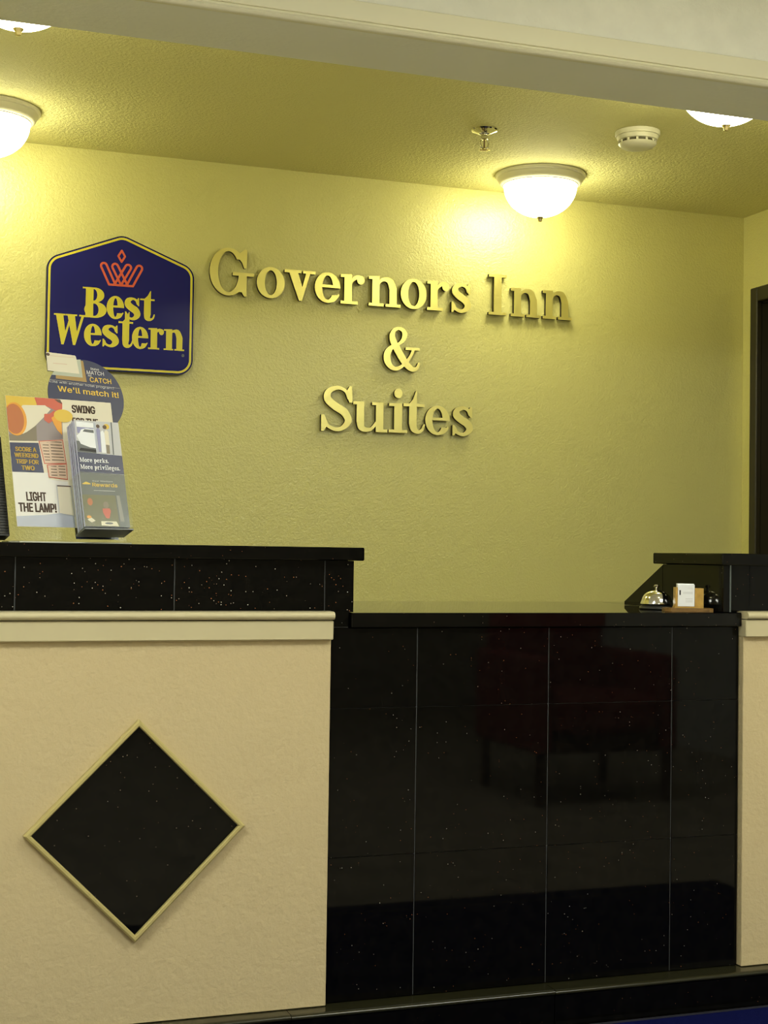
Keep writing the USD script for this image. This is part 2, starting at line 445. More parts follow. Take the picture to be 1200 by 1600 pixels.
struct('floor', bx(LX0 - .1, LX1 + .1, LY0 - .1, D + .1, -0.10, 0.0), 'lobby_floor_tile')
struct('wall_back', bx(XL - .1, XR + .1, D, D + 0.1, 0, ZC + .1), 'yellow_paint')
struct('wall_left', bx(XL - 0.1, XL, HY1 - .05, D, 0, ZC + .1), 'yellow_paint')
# right wall with a doorway near the back corner
DY0, DY1, DZ = 1.12, 2.005, 2.085
struct('wall_right', cat_(bx(XR, XR + 0.1, DY1, D, 0, ZC + .1), bx(XR, XR + 0.1, DY0, DY1, DZ, ZC + .1), bx(XR, XR + 0.1, HY1 - .05, DY0, 0, ZC + .1)), 'yellow_paint')
struct('ceiling', bx(XL, XR, HY1 - 0.02, D, ZC, ZC + 0.1), 'ceiling_texture')
# the header wall between lobby and alcove, and the wall returns left and right of the opening
struct('wall_front', bx(LX0, LX1, HY0 + 0.004, HY1, HZ + 0.002, LZ + .1), 'lobby_plaster')
struct('wall_return_left', bx(LX0, XL, HY0 + 0.004, HY1, 0, HZ + 0.002), 'lobby_plaster')
struct('wall_return_right', bx(XR, LX1, HY0 + 0.004, HY1, 0, HZ + 0.002), 'lobby_plaster')
struct('trim_1', bx(XL, XR, HY0 + 0.008, HY1 - 0.001, HZ, HZ + 0.002), 'soffit_paint')            # painted underside of the header
struct('trim_2', rbx(XL, XR, HY0 - 0.004, HY0 + 0.004, HZ + 0.021, HZ + 0.066, 0.0015), 'header_trim_paint')
bead = [(HY0 + 0.008, HZ), (HY0 - 0.001, HZ), (HY0 - 0.006, HZ + 0.003), (HY0 - 0.009, HZ + 0.0075), (HY0 - 0.006, HZ + 0.012), (HY0 - 0.001, HZ + 0.0148), (HY0 + 0.001, HZ + 0.0152), (HY0 + 0.001, HZ + 0.021), (HY0 + 0.008, HZ + 0.021)]
bm = trimesh.creation.extrude_polygon(Polygon(bead), XR - XL, engine='earcut')
bm.vertices = np.column_stack([bm.vertices[:, 2] + XL, bm.vertices[:, 0], bm.vertices[:, 1]])
bm.fix_normals()
struct('trim_3', bm, 'header_trim_paint', smooth=40)
# invented lobby shell, out of view behind the camera
struct('wall_lobby_left', bx(LX0 - 0.1, LX0, LY0, HY0, 0, LZ), 'lobby_plaster')
struct('wall_lobby_right', bx(LX1, LX1 + 0.1, LY0, HY0, 0, LZ), 'lobby_plaster')
struct('wall_rear_unseen', bx(LX0 - .1, LX1 + .1, LY0 - 0.1, LY0, 0, LZ), 'unseen_rear_wall_darkened')
struct('ceiling_lobby', bx(LX0, LX1, LY0, HY0, LZ, LZ + 0.1), 'lobby_ceiling_paint')

# door in the right wall
d = thing('door_1', None, None, (XR, (DY0 + DY1) / 2, 0), kind='structure')
part(d, 'door_slab', rbx(XR + 0.05, XR + 0.09, DY0 + 0.01, DY1 - 0.01, 0.006, DZ - 0.01, 0.003), 'dark_door_wood')
for z0, z1 in ((0.18, 0.95), (1.10, 1.92)):
    part(d, 'door_panel', rbx(XR + 0.042, XR + 0.052, DY0 + 0.13, DY1 - 0.13, z0, z1, 0.004), 'dark_door_wood')
CW = 0.052
part(d, 'door_casing', rbx(XR - 0.016, XR + 0.01, DY1 - 0.012, DY1 + CW - 0.016, 0, DZ + CW, 0.004), 'dark_casing_wood')
part(d, 'door_casing', rbx(XR - 0.016, XR + 0.01, DY0 - CW + 0.012, DY0 + 0.012, 0, DZ + CW, 0.004), 'dark_casing_wood')
part(d, 'door_casing', rbx(XR - 0.016, XR + 0.01, DY0 + 0.012, DY1 - 0.012, DZ - 0.006, DZ + CW, 0.004), 'dark_casing_wood')
part(d, 'door_jamb', cat_(bx(XR + 0.01, XR + 0.09, DY1 - 0.01, DY1, 0, DZ), bx(XR + 0.01, XR + 0.09, DY0, DY0 + 0.01, 0, DZ), bx(XR + 0.01, XR + 0.09, DY0 + 0.01, DY1 - 0.01, DZ - 0.01, DZ)), 'dark_casing_wood')
hd = part(d, 'door_handle', cat_(rod((XR + 0.05, DY0 + 0.08, 1.0), (XR + 0.0, DY0 + 0.08, 1.0), 0.009), rod((XR + 0.004, DY0 + 0.08, 1.0), (XR + 0.004, DY0 + 0.19, 1.0), 0.009)), 'bronze', smooth=40)

# ------------------------------------------------------------------ the reception desk
LEDGE0, LEDGE1, TOP0, TOP1, BASE = 1.033, 1.061, 0.888, 0.9205, 0.085
DK0, DK1 = XL, XR      # the desk runs from wall to wall
H1, H2 = 0.7138, 0.394  # horizontal tile joints

# left section: tan panel, moulding, tiled riser
a = thing('reception_desk', 'left desk section: tan textured panel under a cream moulding and a speckled black riser', 'reception desk', ((DK0) / 2, 0.1, 0))
part(a, 'desk_core', cat_(bx(DK0, -0.001, 0.0105, 0.28, BASE, TOP0), bx(DK0, 0.040, 0.0105, 0.28, TOP0, LEDGE0)), 'dark_core')
part(a, 'panel', rbx(DK0, -0.004, -0.016, 0.0105, BASE + 0.001, 0.866, 0.0015), 'tan_panel_paint')


def moulding(t, x0, x1):
    part(t, 'moulding_board', rbx(x0, x1, -0.030, 0.0105, 0.8635, 0.9045, 0.002), 'moulding_paint')
    pr = [(0.0105, 0.9062), (-0.024, 0.9062)]
    for k in range(9):
        an = -math.pi / 2 + math.pi * k / 8
        pr.append((-0.030 - 0.010 * math.cos(an), 0.9148 + 0.0086 * math.sin(an)))
    pr += [(-0.024, 0.9240), (0.0105, 0.9240)]
    m = trimesh.creation.extrude_polygon(Polygon(pr), x1 - x0, engine='earcut')
    m.vertices = np.column_stack([m.vertices[:, 2] + x0, m.vertices[:, 0], m.vertices[:, 1]])
    m.fix_normals()
    part(t, 'moulding_nosing', m, 'moulding_paint', smooth=50)


moulding(a, DK0, -0.003)
G = 0.0012


def tile(t, x0, x1, z0, z1, m, name='granite_tile', gx=G, gz=0.0004, y=0.0):
    return part(t, name, rbx(x0 + gx, x1 - gx, y, y + 0.010, z0 + gz, z1 - gz, 0.0007), m)


for x0, x1 in ((DK0, -1.311), (-1.311, -0.988), (-0.988, -0.665), (-0.665, -0.342), (-0.342, -0.015)):
    tile(a, x0, x1, 0.9245, LEDGE0, 'speckled_granite')
part(a, 'granite_tile', cat_(rbx(-0.0138, 0.0503, 0.0, 0.010, 0.9251, LEDGE0 - 0.0006, 0.0007), bx(0.0408, 0.0503, 0.0005, 0.0095, TOP1 + 0.0006, 0.9260)), 'speckled_granite')
tile(a, 0.0, 0.0415, TOP0 + 0.001, 0.9250, 'black_granite', gx=0.0006)
part(a, 'granite_end_tile', rbx(0.0408, 0.0512, 0.0108, 0.28, TOP1 + 0.0005, LEDGE0 - 0.0005, 0.0007), 'speckled_granite')
part(a, 'grout_joint', cat_(bx(DK0, 0.04, 0.003, 0.0104, 0.925, LEDGE0 - 0.001), bx(0.0, 0.040, 0.003, 0.0104, TOP0, 0.925)), 'grout')

# middle section: low counter faced with big black tiles
b = thing('reception_desk', 'middle desk section faced with large polished black granite tiles', 'reception desk', (0.5, 0.1, 0))
part(b, 'desk_core', bx(0.0, 1.019, 0.0105, 0.70, BASE, TOP0 - 0.0005), 'dark_core')
cols = [-0.003, 0.2004, 0.5204, 0.8406, 1.022]
rowz = [BASE + 0.001, H2, H1, TOP0 - 0.001]
for i in range(4):
    for j in range(3):
        tile(b, cols[i], cols[i + 1], rowz[j], rowz[j + 1], 'black_granite')
part(b, 'grout_joint', bx(0.0, 1.019, 0.0025, 0.0104, BASE + 0.002, TOP0 - 0.002), 'grout')

# right section
c = thing('reception_desk', 'right desk section: raised black riser with a sloping wing above a tan panel', 'reception desk', (1.7, 0.1, 0))
RX = 0.978
part(c, 'desk_core', cat_(bx(1.021, DK1, 0.0105, 0.28, BASE, TOP1), bx(RX + 0.0105, DK1, 0.0105, 0.28, TOP1 + 0.001, LEDGE0)), 'dark_core')
part(c, 'panel', rbx(1.024, DK1, -0.016, 0.0105, BASE + 0.001, 0.866, 0.0015), 'tan_panel_paint')
moulding(c, 1.022, DK1)
tile(c, RX, 0.9955, TOP1 + 0.0004, LEDGE0, 'black_granite', gx=0.0006)
part(c, 'edge_strip', rbx(0.9945, 0.9985, -0.002, 0.010, TOP1 + 0.0006, LEDGE0, 0.0006), 'edge_strip')
tile(c, 0.9975, 1.050, 0.9245, LEDGE0, 'black_granite', gx=0.0006)
for x0, x1 in ((1.050, 1.373), (1.373, 1.696), (1.696, 2.019), (2.019, DK1)):
    tile(c, x0, x1, 0.9245, LEDGE0, 'black_granite')
part(c, 'granite_side_tile', rbx(RX, RX + 0.010, 0.0185, 0.2795, TOP1 + 0.0006, LEDGE0 - 0.0005, 0.0007), 'slab_granite')
part(c, 'granite_side_tile', rbx(RX, RX + 0.010, 0.0108, 0.0172, TOP1 + 0.0006, LEDGE0 - 0.0005, 0.0007), 'slab_granite')
part(c, 'grout_joint', cat_(bx(RX + 0.003, DK1, 0.003, 0.0104, 0.926, LEDGE0 - 0.001), bx(RX + 0.003, RX + 0.0105, 0.0104, 0.279, TOP1 + 0.001, LEDGE0 - 0.001)), 'grout')
wing = Polygon([(0.281, TOP1 + 0.0005), (0.478, TOP1 + 0.0005), (0.478, 0.930), (0.281, 1.030)])
wm = trimesh.creation.extrude_polygon(wing, 0.022, engine='earcut')
wm.vertices = np.column_stack([wm.vertices[:, 2] + RX, wm.vertices[:, 0], wm.vertices[:, 1]])
wm.fix_normals()
part(c, 'wing_panel', wm, 'slab_granite')

# slabs
single('granite_ledge', rbx(DK0, 0.0675, -0.020, 0.300, LEDGE0, LEDGE1, 0.002), 'slab_granite', 'raised black granite ledge on the left desk section, under the leaflet display', 'countertop', loc=(-0.75, 0.14, LEDGE0))
single('granite_ledge', rbx(0.962, DK1, -0.020, 0.302, LEDGE0, LEDGE1, 0.002), 'slab_granite', 'raised black granite ledge on the right, above the bell and card holder', 'countertop', loc=(1.7, 0.14, LEDGE0))
single('granite_countertop', cat_(rbx(0.0425, 1.0205, -0.014, 0.73, TOP0, TOP1, 0.002), rbx(1.0205, 1.9, 0.30, 0.73, TOP0, TOP1, 0.002)), 'counter_granite', 'low polished black countertop carrying the bell, between the raised ledges', 'countertop', loc=(0.5, 0.36, TOP0))

# plinth of black tiles along the floor
pl = thing('granite_plinth', 'black granite tile plinth running along the foot of the desk', 'plinth', (0.5, 0, 0))
part(pl, 'plinth_core', bx(DK0, DK1, -0.043, 0.010, 0, BASE - 0.011), 'dark_core')
xs = [DK0, -1.31, -0.70, -0.091, 0.5185, 1.128, 1.738, DK1]
for x0, x1 in zip(xs, xs[1:]):
    part(pl, 'plinth_tile', rbx(x0 + 0.0008, x1 - 0.0008, -0.053, -0.0435, 0.001, BASE - 0.0112, 0.001), 'slab_granite')
    nose = [(0.0095, BASE - 0.0108), (-0.054, BASE - 0.0108), (-0.0565, BASE - 0.008), (-0.0565, BASE - 0.005), (-0.0545, BASE - 0.0022), (-0.051, BASE - 0.0006), (-0.046, BASE), (0.0095, BASE)]
    nm = trimesh.creation.extrude_polygon(Polygon(nose), x1 - x0 - 0.0016, engine='earcut')
    nm.vertices = np.column_stack([nm.vertices[:, 2] + x0 + 0.0008, nm.vertices[:, 0], nm.vertices[:, 1]])
    nm.fix_normals()
    part(pl, 'plinth_cap_tile', nm, 'plinth_cap', smooth=50, label='olive-toned polished top strip')

# diamond inlay on the left panel
dc = np.array([-0.4155, -0.016, 0.4790])
dp = thing('diamond_plaque', 'diamond-shaped black granite plaque in a gold frame on the tan panel', 'plaque', dc)
F0 = Frame(dc, (1, 0, 0), (0, 0, 1))
Ro, Ri = 0.2255, 0.2110
part(dp, 'granite_tile', F0.ext(Polygon([(0, Ri), (Ri, 0), (0, -Ri), (-Ri, 0)]), 0.0005, 0.006), 'black_granite')
cor = [(0, 1), (1, 0), (0, -1), (-1, 0)]
for k in range(4):
    p, q = np.array(cor[k], float), np.array(cor[(k + 1) % 4], float)
    v, f = [], []
    for e in (p, q):
        for r, h in ((Ro, 0.0002), (Ro, 0.013), (Ro - 0.005, 0.017), (Ri + 0.003, 0.017), (Ri, 0.0145), (Ri, 0.0002)):
            v.append(F0.at(e[0] * r, e[1] * r, h))
    for i in range(6):
        j = (i + 1) % 6
        f += [(i, j, 6 + j), (i, 6 + j, 6 + i)]
    f += [(0, i + 1, i) for i in range(1, 5)] + [(6, 6 + i, 7 + i) for i in range(1, 5)]
    m = trimesh.Trimesh(np.array(v), np.array(f), process=False)
    m.fix_normals()
    part(dp, 'frame_rail', m, 'gold_frame')

# ------------------------------------------------------------------ wall lettering
WF = Frame((0, D, 0), (1, 0, 0), (0, 0, 1))
ZB = 1.9635
LET = [('G', 'G', .196, .358, 1.962, 2.133, 'capital letter G opening the top line'),
       ('o', 'o', .369, .473, 1.963, 2.076, 'small letter o after the capital G on the top line'),
       ('v', 'v', .472, .589, 1.962, 2.073, 'small letter v on the top line'),
       ('e', 'e', .587, .685, 1.962, 2.074, 'small letter e between v and r on the top line'),
       ('r', 'r', .686, .778, ZB, 2.074, 'first letter r on the top line, after the e'),
       ('n', 'n', .795, .921, ZB, 2.075, 'first letter n on the top line, between r and o'),
       ('o', 'o', .921, 1.024, 1.962, 2.076, 'second letter o on the top line, between n and r'),
       ('r', 'r', 1.027, 1.115, ZB, 2.075, 'second letter r on the top line, before the s'),
       ('s', 's', 1.126, 1.205, 1.961, 2.074, 'letter s ending the first word on the top line'),
       ('I', 'I', 1.279, 1.352, ZB, 2.119, 'capital letter I starting the second word of the top line'),
       ('n', 'n', 1.371, 1.496, ZB, 2.074, 'letter n straight after the capital I'),
       ('n', 'n', 1.506, 1.630, ZB, 2.075, 'letter n at the right end of the top line'),
       ('&', 'ampersand', .857, 1.001, 1.728, 1.892, 'ampersand sign alone on the middle line'),
       ('S', 'S', .619, .738, 1.493, 1.661, 'capital letter S opening the bottom line'),
       ('u', 'u', .741, .876, 1.496, 1.607, 'letter u on the bottom line'),
       ('i', 'i', .881, .954, 1.498, 1.662, 'dotted letter i on the bottom line'),
       ('t', 't', .938, 1.025, 1.497, 1.657, 'letter t on the bottom line'),
       ('e', 'e', 1.026, 1.124, 1.495, 1.606, 'letter e on the bottom line'),
       ('s', 's', 1.136, 1.219, 1.495, 1.608, 'letter s ending the bottom line')]
for ch, nm, x0, x1, z0, z1, lab in LET:
    g = fit(glyph(ch), x0, x1, z0, z1).simplify(0.0003)
    name = 'wall_ampersand' if ch == '&' else 'wall_letter'
    t = thing(name, 'brushed brass ' + lab, 'letter', ((x0 + x1) / 2, D, z0), 'brushed brass letters mounted on the wall')
    part(t, 'letter_body', WF.ext(g.buffer(-0.0004), 0.006, 0.0205), 'dark_return')
    part(t, 'brass_face', WF.ext(g, 0.0207, 0.0235), 'brass_face')
    cx = g.representative_point()
    part(t, 'mounting_stud', rod((cx.x, D + 0.001, cx.y), (cx.x, D - 0.0062, cx.y), 0.004, 8), 'dark_return')

# ------------------------------------------------------------------ hotel sign
SX0, SX1, SZ0, SZS, SZP, SXM = -0.3725, 0.1405, 1.6675, 2.046, 2.146, -0.114
shape = Polygon([(SX0, SZ0), (SX1, SZ0), (SX1, SZS), (SXM, SZP), (SX0, SZS)])
shape = shape.buffer(-0.055).buffer(0.055, 16)
sg = thing('wall_sign', 'dark blue peaked wall sign with a yellow outline, red crown and yellow lettering', 'sign', (SXM, D, SZ0))
part(sg, 'sign_board', WF.ext(shape, 0.004, 0.022), 'sign_edge')
part(sg, 'sign_face', WF.ext(shape.buffer(-0.0022), 0.022, 0.0235), 'sign_navy')
part(sg, 'border_line', WF.ext(shape.buffer(-0.0056).difference(shape.buffer(-0.0134)), 0.0235, 0.0239), 'sign_yellow')
part(sg, 'mounting_batten', cat_(bx(-0.30, 0.07, D - 0.0039, D - 0.0001, 1.75, 1.79), bx(-0.30, 0.07, D - 0.0039, D - 0.0001, 1.98, 2.02)), 'sign_edge')


def pill(ax, az, bx_, bz, r, w):
    o = LineString([(ax, az), (bx_, bz)]).buffer(r, 8)
    o = o.difference(pbox(-1, bz - 1, 1, bz - r * 0.62))
    inner = o.buffer(-w)
    return o.difference(inner)


crown = union_all([pill(-.178, 2.033, -.150, 1.974, .0140, .0078), pill(-.139, 2.033, -.108, 1.974, .0140, .0078), pill(-.094, 2.033, -.127, 1.974, .0140, .0078), pill(-.055, 2.033, -.085, 1.974, .0140, .0078)])
lz = Polygon([(-.117, 2.094), (-.1035, 2.071), (-.117, 2.048), (-.1305, 2.071)]).buffer(-.002).buffer(.004, 6)
crown = crown.union(lz.difference(lz.buffer(-.0072)))
part(sg, 'crown_emblem', WF.ext(crown, 0.0235, 0.0239), 'sign_red')
KW = dict(S=0.25, T=0.075, F=0.055, X=0.73)
w1 = [('B', -.249, -.166, 1.850, 1.955), ('e', -.166, -.105, 1.850, 1.931), ('s', -.104, -.048, 1.850, 1.930), ('t', -.050, .003, 1.851, 1.957)]
w2 = [('W', -.345, -.230, 1.751, 1.857), ('e', -.242, -.181, 1.751, 1.829), ('s', -.180, -.121, 1.751, 1.829), ('t', -.124, -.071, 1.752, 1.878), ('e', -.076, -.019, 1.751, 1.829), ('r', -.019, .036, 1.753, 1.828), ('n', .036, .109, 1.753, 1.828)]
for w in (w1, w2):
    lift = 0.0001 * (w is w2)
    part(sg, 'lettering', WF.ext(union_all([fit(glyph(ch, **KW), x0, x1, z0, z1) for ch, x0, x1, z0, z1 in w]).simplify(0.0002), 0.0235, 0.0239 + lift), 'sign_yellow')
part(sg, 'registered_mark', WF.ext(ring(.105, 1.737, .005, .005, .0013, .0013).union(pbox(.1035, 1.7345, .1062, 1.7395)), 0.0235, 0.0238), 'sign_grey')

# ------------------------------------------------------------------ flush ceiling lamps behind the desk
LAMPS = [((1.36, 1.82), 'flush dome lamp near the wall, hanging above the end of the top line of letters'),
         ((-0.605, 1.76), 'flush dome lamp near the wall, cut by the left edge of the picture'),
         ((1.345, 0.575), 'flush dome lamp half hidden behind the header, at the right'),
         ((-0.630, 0.540), 'flush dome lamp half hidden behind the header, at the top left corner')]
(lx, ly), lab = LAMPS[0]
lp = thing('ceiling_lamp', lab, 'ceiling lamp', (lx, ly, ZC), 'flush dome lamps on the ceiling behind the desk')
pan = [(0.0, 0.0), (0.165, 0.0), (0.166, -0.006), (0.163, -0.011), (0.158, -0.013), (0.155, -0.019), (0.150, -0.030), (0.143, -0.036), (0.138, -0.038), (0.1365, -0.0405), (0.1345, -0.0405), (0.0, -0.036)]
part(lp, 'lamp_pan', lathe(pan[::-1], (lx, ly, ZC - 0.0005)), 'white_metal', smooth=35)
R, Hh = 0.1335, 0.113
dome = [(0.0, -0.041 - Hh)] + [(R * math.sin(t), -0.041 - Hh * (math.cos(t) if t < 1.5707 else 0)) for t in np.linspace(0.09, math.pi / 2, 18)] + [(0.0, -0.0408)]
part(lp, 'glass_dome', lathe(dome, (lx, ly, ZC)), 'dome_glass', smooth=40, label='glowing white glass dome')
fin = [(0.0, -0.1715), (0.0055, -0.171), (0.0072, -0.168), (0.0082, -0.162), (0.0115, -0.158), (0.0125, -0.1555), (0.0, -0.1542)]
part(lp, 'finial', lathe(fin, (lx, ly, ZC), 20), 'brass_nut', smooth=40)
for (x, y), lab in LAMPS[1:]:
    copy_of(lp, (x, y, ZC), lab)
copy_of(lp, (0.80, -1.10, LZ), 'added fill dome lamp on the lobby ceiling, out of view, brightening the header plaster')  # added fill lamp, brightens the plaster face of the header

# smoke detector
s0 = np.array([1.411, 1.20, ZC])
sd = thing('smoke_detector', 'round white smoke detector on the textured ceiling right of the sprinkler', 'smoke detector', s0)
part(sd, 'base', lathe([(0, -0.016), (0.071, -0.016), (0.073, -0.012), (0.073, -0.001), (0, -0.001)], s0), 'white_plastic', smooth=35)
part(sd, 'body', lathe([(0, -0.056), (0.030, -0.056), (0.050, -0.052), (0.060, -0.044), (0.062, -0.040), (0.0562, -0.0395), (0.0562, -0.031), (0.064, -0.030), (0.068, -0.018), (0.067, -0.0162), (0, -0.0162)], s0), 'white_plastic', smooth=35)
for k in range(12):
    an = 2 * math.pi * k / 12
    m = bx(0.0565, 0.0605, -0.0035, 0.0035, -0.0394, -0.0311)
    m.apply_transform(trimesh.transformations.rotation_matrix(an, (0, 0, 1)))
    m.apply_translation(s0)
    part(sd, 'vent_rib', m, 'white_plastic')
part(sd, 'vent_gap', lathe([(0.0535, -0.0392), (0.0568, -0.0392), (0.0568, -0.0313), (0.0535, -0.0313)], s0), 'slot_dark')
# sprinkler
q0 = np.array([0.940, 1.371, ZC])
sp = thing('sprinkler_head', 'small chrome fire sprinkler hanging from the ceiling beside the lamp', 'sprinkler', q0)
part(sp, 'escutcheon', lathe([(0.0, -0.003), (0.017, -0.003), (0.017, -0.0125), (0.021, -0.0125), (0.030, -0.0085), (0.042, -0.0045), (0.0445, -0.0005), (0.0, -0.0005)], q0), 'chrome', smooth=35)
part(sp, 'body', lathe([(0.0, -0.034), (0.008, -0.034), (0.0125, -0.031), (0.0125, -0.020), (0.010, -0.018), (0.010, -0.0127), (0.0, -0.0127)], q0, 6), 'chrome')
for sgn in (-1, 1):
    pts = [q0 + (sgn * 0.009, 0, -0.032), q0 + (sgn * 0.0145, 0, -0.042), q0 + (sgn * 0.012, 0, -0.056), q0 + (0, 0, -0.064)]
    part(sp, 'frame_arm', cat_(*[rod(pts[i], pts[i + 1], 0.0026, 8) for i in range(3)]), 'chrome', smooth=40)
part(sp, 'glass_bulb', rod(q0 + (0, 0, -0.034), q0 + (0, 0, -0.062), 0.0028, 10), 'bronze', smooth=40)
part(sp, 'deflector', lathe([(0, -0.0685), (0.016, -0.0665), (0.016, -0.0655), (0.006, -0.064), (0, -0.064)], q0, 20), 'bronze')
tee = []
for k in range(10):
    m = bx(0.014, 0.0205, -0.002, 0.002, -0.0668, -0.0656)
    m.apply_transform(trimesh.transformations.rotation_matrix(2 * math.pi * k / 10, (0, 0, 1)))
    m.apply_translation(q0)
    tee.append(m)
part(sp, 'deflector_teeth', cat_(*tee), 'chrome')

# ------------------------------------------------------------------ counter bell and business cards
b0 = np.array([0.905, 0.185, TOP1])
bl = thing('counter_bell', 'chrome service bell on the low black countertop', 'bell', b0)
part(bl, 'bell_base', lathe([(0, 0.0003), (0.041, 0.0003), (0.0425, 0.003), (0.041, 0.007), (0.034, 0.012), (0, 0.012)], b0), 'black_plastic', smooth=35)
part(bl, 'bell_dome', lathe([(0, 0.0125), (0.037, 0.0125), (0.0395, 0.0135), (0.0392, 0.016), (0.037, 0.022), (0.0345, 0.0295), (0.030, 0.0365), (0.023, 0.042), (0.014, 0.0455), (0.006, 0.047), (0, 0.0472)], b0), 'chrome', smooth=40)
part(bl, 'bell_button', lathe([(0, 0.047), (0.0035, 0.047), (0.0035, 0.0535), (0.0065, 0.055), (0.007, 0.058), (0.005, 0.061), (0, 0.062)], b0, 24), 'chrome', smooth=40)

hyaw = -0.35
HF = Frame((0.8590, 0.070, TOP1 + 0.0003), (0.86 * math.cos(hyaw), 0.86 * math.sin(hyaw), 0), (0, 0, 1))
ho = HF.at(0.065, 0, -0.02)
ch_ = thing('card_holder', 'amber wood business card holder on a dark wooden base beside the bell', 'card holder', ho)
# flat base with cut corners
bp = Polygon([(0.012, -0.040), (0.115, -0.040), (0.132, -0.024), (0.132, 0.022), (0.115, 0.030), (0.012, 0.030), (-0.003, 0.018), (-0.003, -0.026)])


def flat(poly, z0, z1, fr):
    e = trimesh.creation.extrude_polygon(poly, z1 - z0, engine='earcut')
    e.apply_translation((0, 0, z0))
    T = np.eye(4)
    T[:3, 0], T[:3, 1], T[:3, 2], T[:3, 3] = fr.u, -fr.n, (0, 0, 1), fr.o
    e.apply_transform(T)
    return e


part(ch_, 'wooden_base', flat(bp, 0.0, 0.0085, HF), 'base_wood')
part(ch_, 'card_tray', HF.box(0.026, 0.106, 0.0087, 0.012, -0.016, 0.017), 'card_wood')
part(ch_, 'card_rail', HF.box(0.028, 0.034, 0.0121, 0.058, -0.016, 0.017), 'card_wood', label='narrow left upright')
part(ch_, 'card_rail', HF.box(0.082, 0.106, 0.0121, 0.056, -0.016, 0.017), 'card_wood', label='wide right upright')
part(ch_, 'card_back', HF.box(0.0342, 0.0818, 0.0121, 0.050, -0.016, -0.011), 'card_wood')
bc = thing('business_card_stack', 'stack of white business cards standing in the amber wood holder', 'business cards', HF.at(0.058, 0.0125, 0.0))
part(bc, 'card', HF.box(0.0346, 0.0814, 0.0125, 0.0640, 0.0050, 0.0150), 'bright_card')
part(bc, 'card', HF.box(0.0352, 0.0818, 0.0125, 0.0665, -0.0095, 0.0046), 'bright_card')
part(bc, 'printed_emblem', HF.box(0.0390, 0.0430, 0.0395, 0.0510, 0.0150, 0.0153), 'print_black')
for z in (0.046, 0.043, 0.030, 0.0265, 0.023):
    part(bc, 'printed_line', HF.box(0.0485 if z > .04 else .0565, 0.0760, z, z + 0.0008, 0.0150, 0.0153), 'print_silver')

# ------------------------------------------------------------------ leaflet display on the left ledge
yaw, lean = 0.25, 0.31
uu = np.array([math.cos(yaw), math.sin(yaw), 0])
nb = np.array([-math.sin(yaw), math.cos(yaw), 0])
vv = np.array([0, 0, math.cos(lean)]) + nb * math.sin(lean)
PF = Frame((-0.659, 0.040, 1.0935), uu, vv)
PW, PH = 0.2365, 0.2885
# acrylic holder
hb = PF.at(0.12, -0.027, 0)
hl = thing('sign_holder', 'clear acrylic slanted sign holder with a leaflet pocket on the left ledge', 'sign holder', (hb[0], hb[1], LEDGE1))
part(hl, 'back_sheet', PF.box(-0.003, PW + 0.002, -0.0265, PH + 0.002, -0.0050, -0.0028), 'acrylic')
GF = Frame((PF.at(0, -0.028)[0], PF.at(0, -0.028)[1], LEDGE1 + 0.0004), uu, (0, 0, 1))
part(hl, 'base_plate', GF.put(bx(-0.004, PW + 0.004, 0, 0.0026, -0.085, 0.018)), 'pale_strip', label='pale base plate')  # base plate in an opaque pale colour
BF = Frame((-0.5265, 0.010, 1.0960), uu, vv)
BW, BH, NB, PITCH_B = 0.0995, 0.234, 10, 0.0044
back = -NB * PITCH_B - 0.004
part(hl, 'pocket_floor', BF.box(-0.004, BW + 0.005, -0.0045, -0.0022, back, 0.006), 'acrylic')
part(hl, 'pocket_side', BF.box(-0.004, -0.002, -0.0022, 0.115, back, 0.006), 'acrylic')
part(hl, 'pocket_side', BF.box(BW + 0.003, BW + 0.005, -0.0022, 0.115, back, 0.006), 'acrylic')
part(hl, 'pocket_front', BF.box(-0.002, BW + 0.003, -0.0022, 0.115, 0.004, 0.006), 'acrylic')
part(hl, 'pocket_back', BF.box(-0.004, BW + 0.005, -0.0022, 0.205, back - 0.002, back), 'acrylic')
part(hl, 'pocket_bracket', BF.box(0.035, 0.065, 0.02, 0.06, back - 0.016, back - 0.002), 'acrylic')
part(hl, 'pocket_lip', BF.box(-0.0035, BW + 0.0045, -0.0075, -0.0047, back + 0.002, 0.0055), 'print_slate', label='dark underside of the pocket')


def pr(t, fr, name, poly, m, layer, label=None):
    return part(t, name, fr.ext(poly, 0.00018 * layer, 0.00018 * layer + 0.00012), m, label=label)


# the poster
po = thing('poster', 'slanted paper poster with an orange megaphone picture and LIGHT THE LAMP! lettering', 'poster', PF.at(PW / 2, 0, 0))
part(po, 'sheet', PF.box(0, PW, 0, PH, -0.0007, 0.0), 'print_cream')
clip = pbox(0.0005, 0.0005, PW - 0.0005, PH - 0.0005)
ck = lambda g: g.intersection(clip)
pr(po, PF, 'printed_photo', ck(Polygon([(0, .187), (.0632, .1895), (.118, .197), (.122, .262), (.120, .29), (0, .29)])), 'print_mauve', 1)
pr(po, PF, 'printed_photo_shade', ck(Polygon([(0, .187), (.060, .1895), (.062, .232), (.03, .205), (0, .20)])), 'print_taupe', 2)
pr(po, PF, 'printed_yellow_sky', ck(Polygon([(0, .262), (.066, .268), (.072, .29), (0, .29)])), 'print_gold', 2)
pr(po, PF, 'printed_hand', ck(Polygon([(.0668, .2868), (.087, .2898), (.108, .288), (.1214, .279), (.1202, .2674), (.1084, .2636), (.0936, .2713), (.0709, .2711)]).buffer(.003)), 'print_red', 3)
pr(po, PF, 'printed_hand_shade', ck(Polygon([(.107, .287), (.121, .286), (.124, .277), (.115, .281)])), 'print_brown', 4)
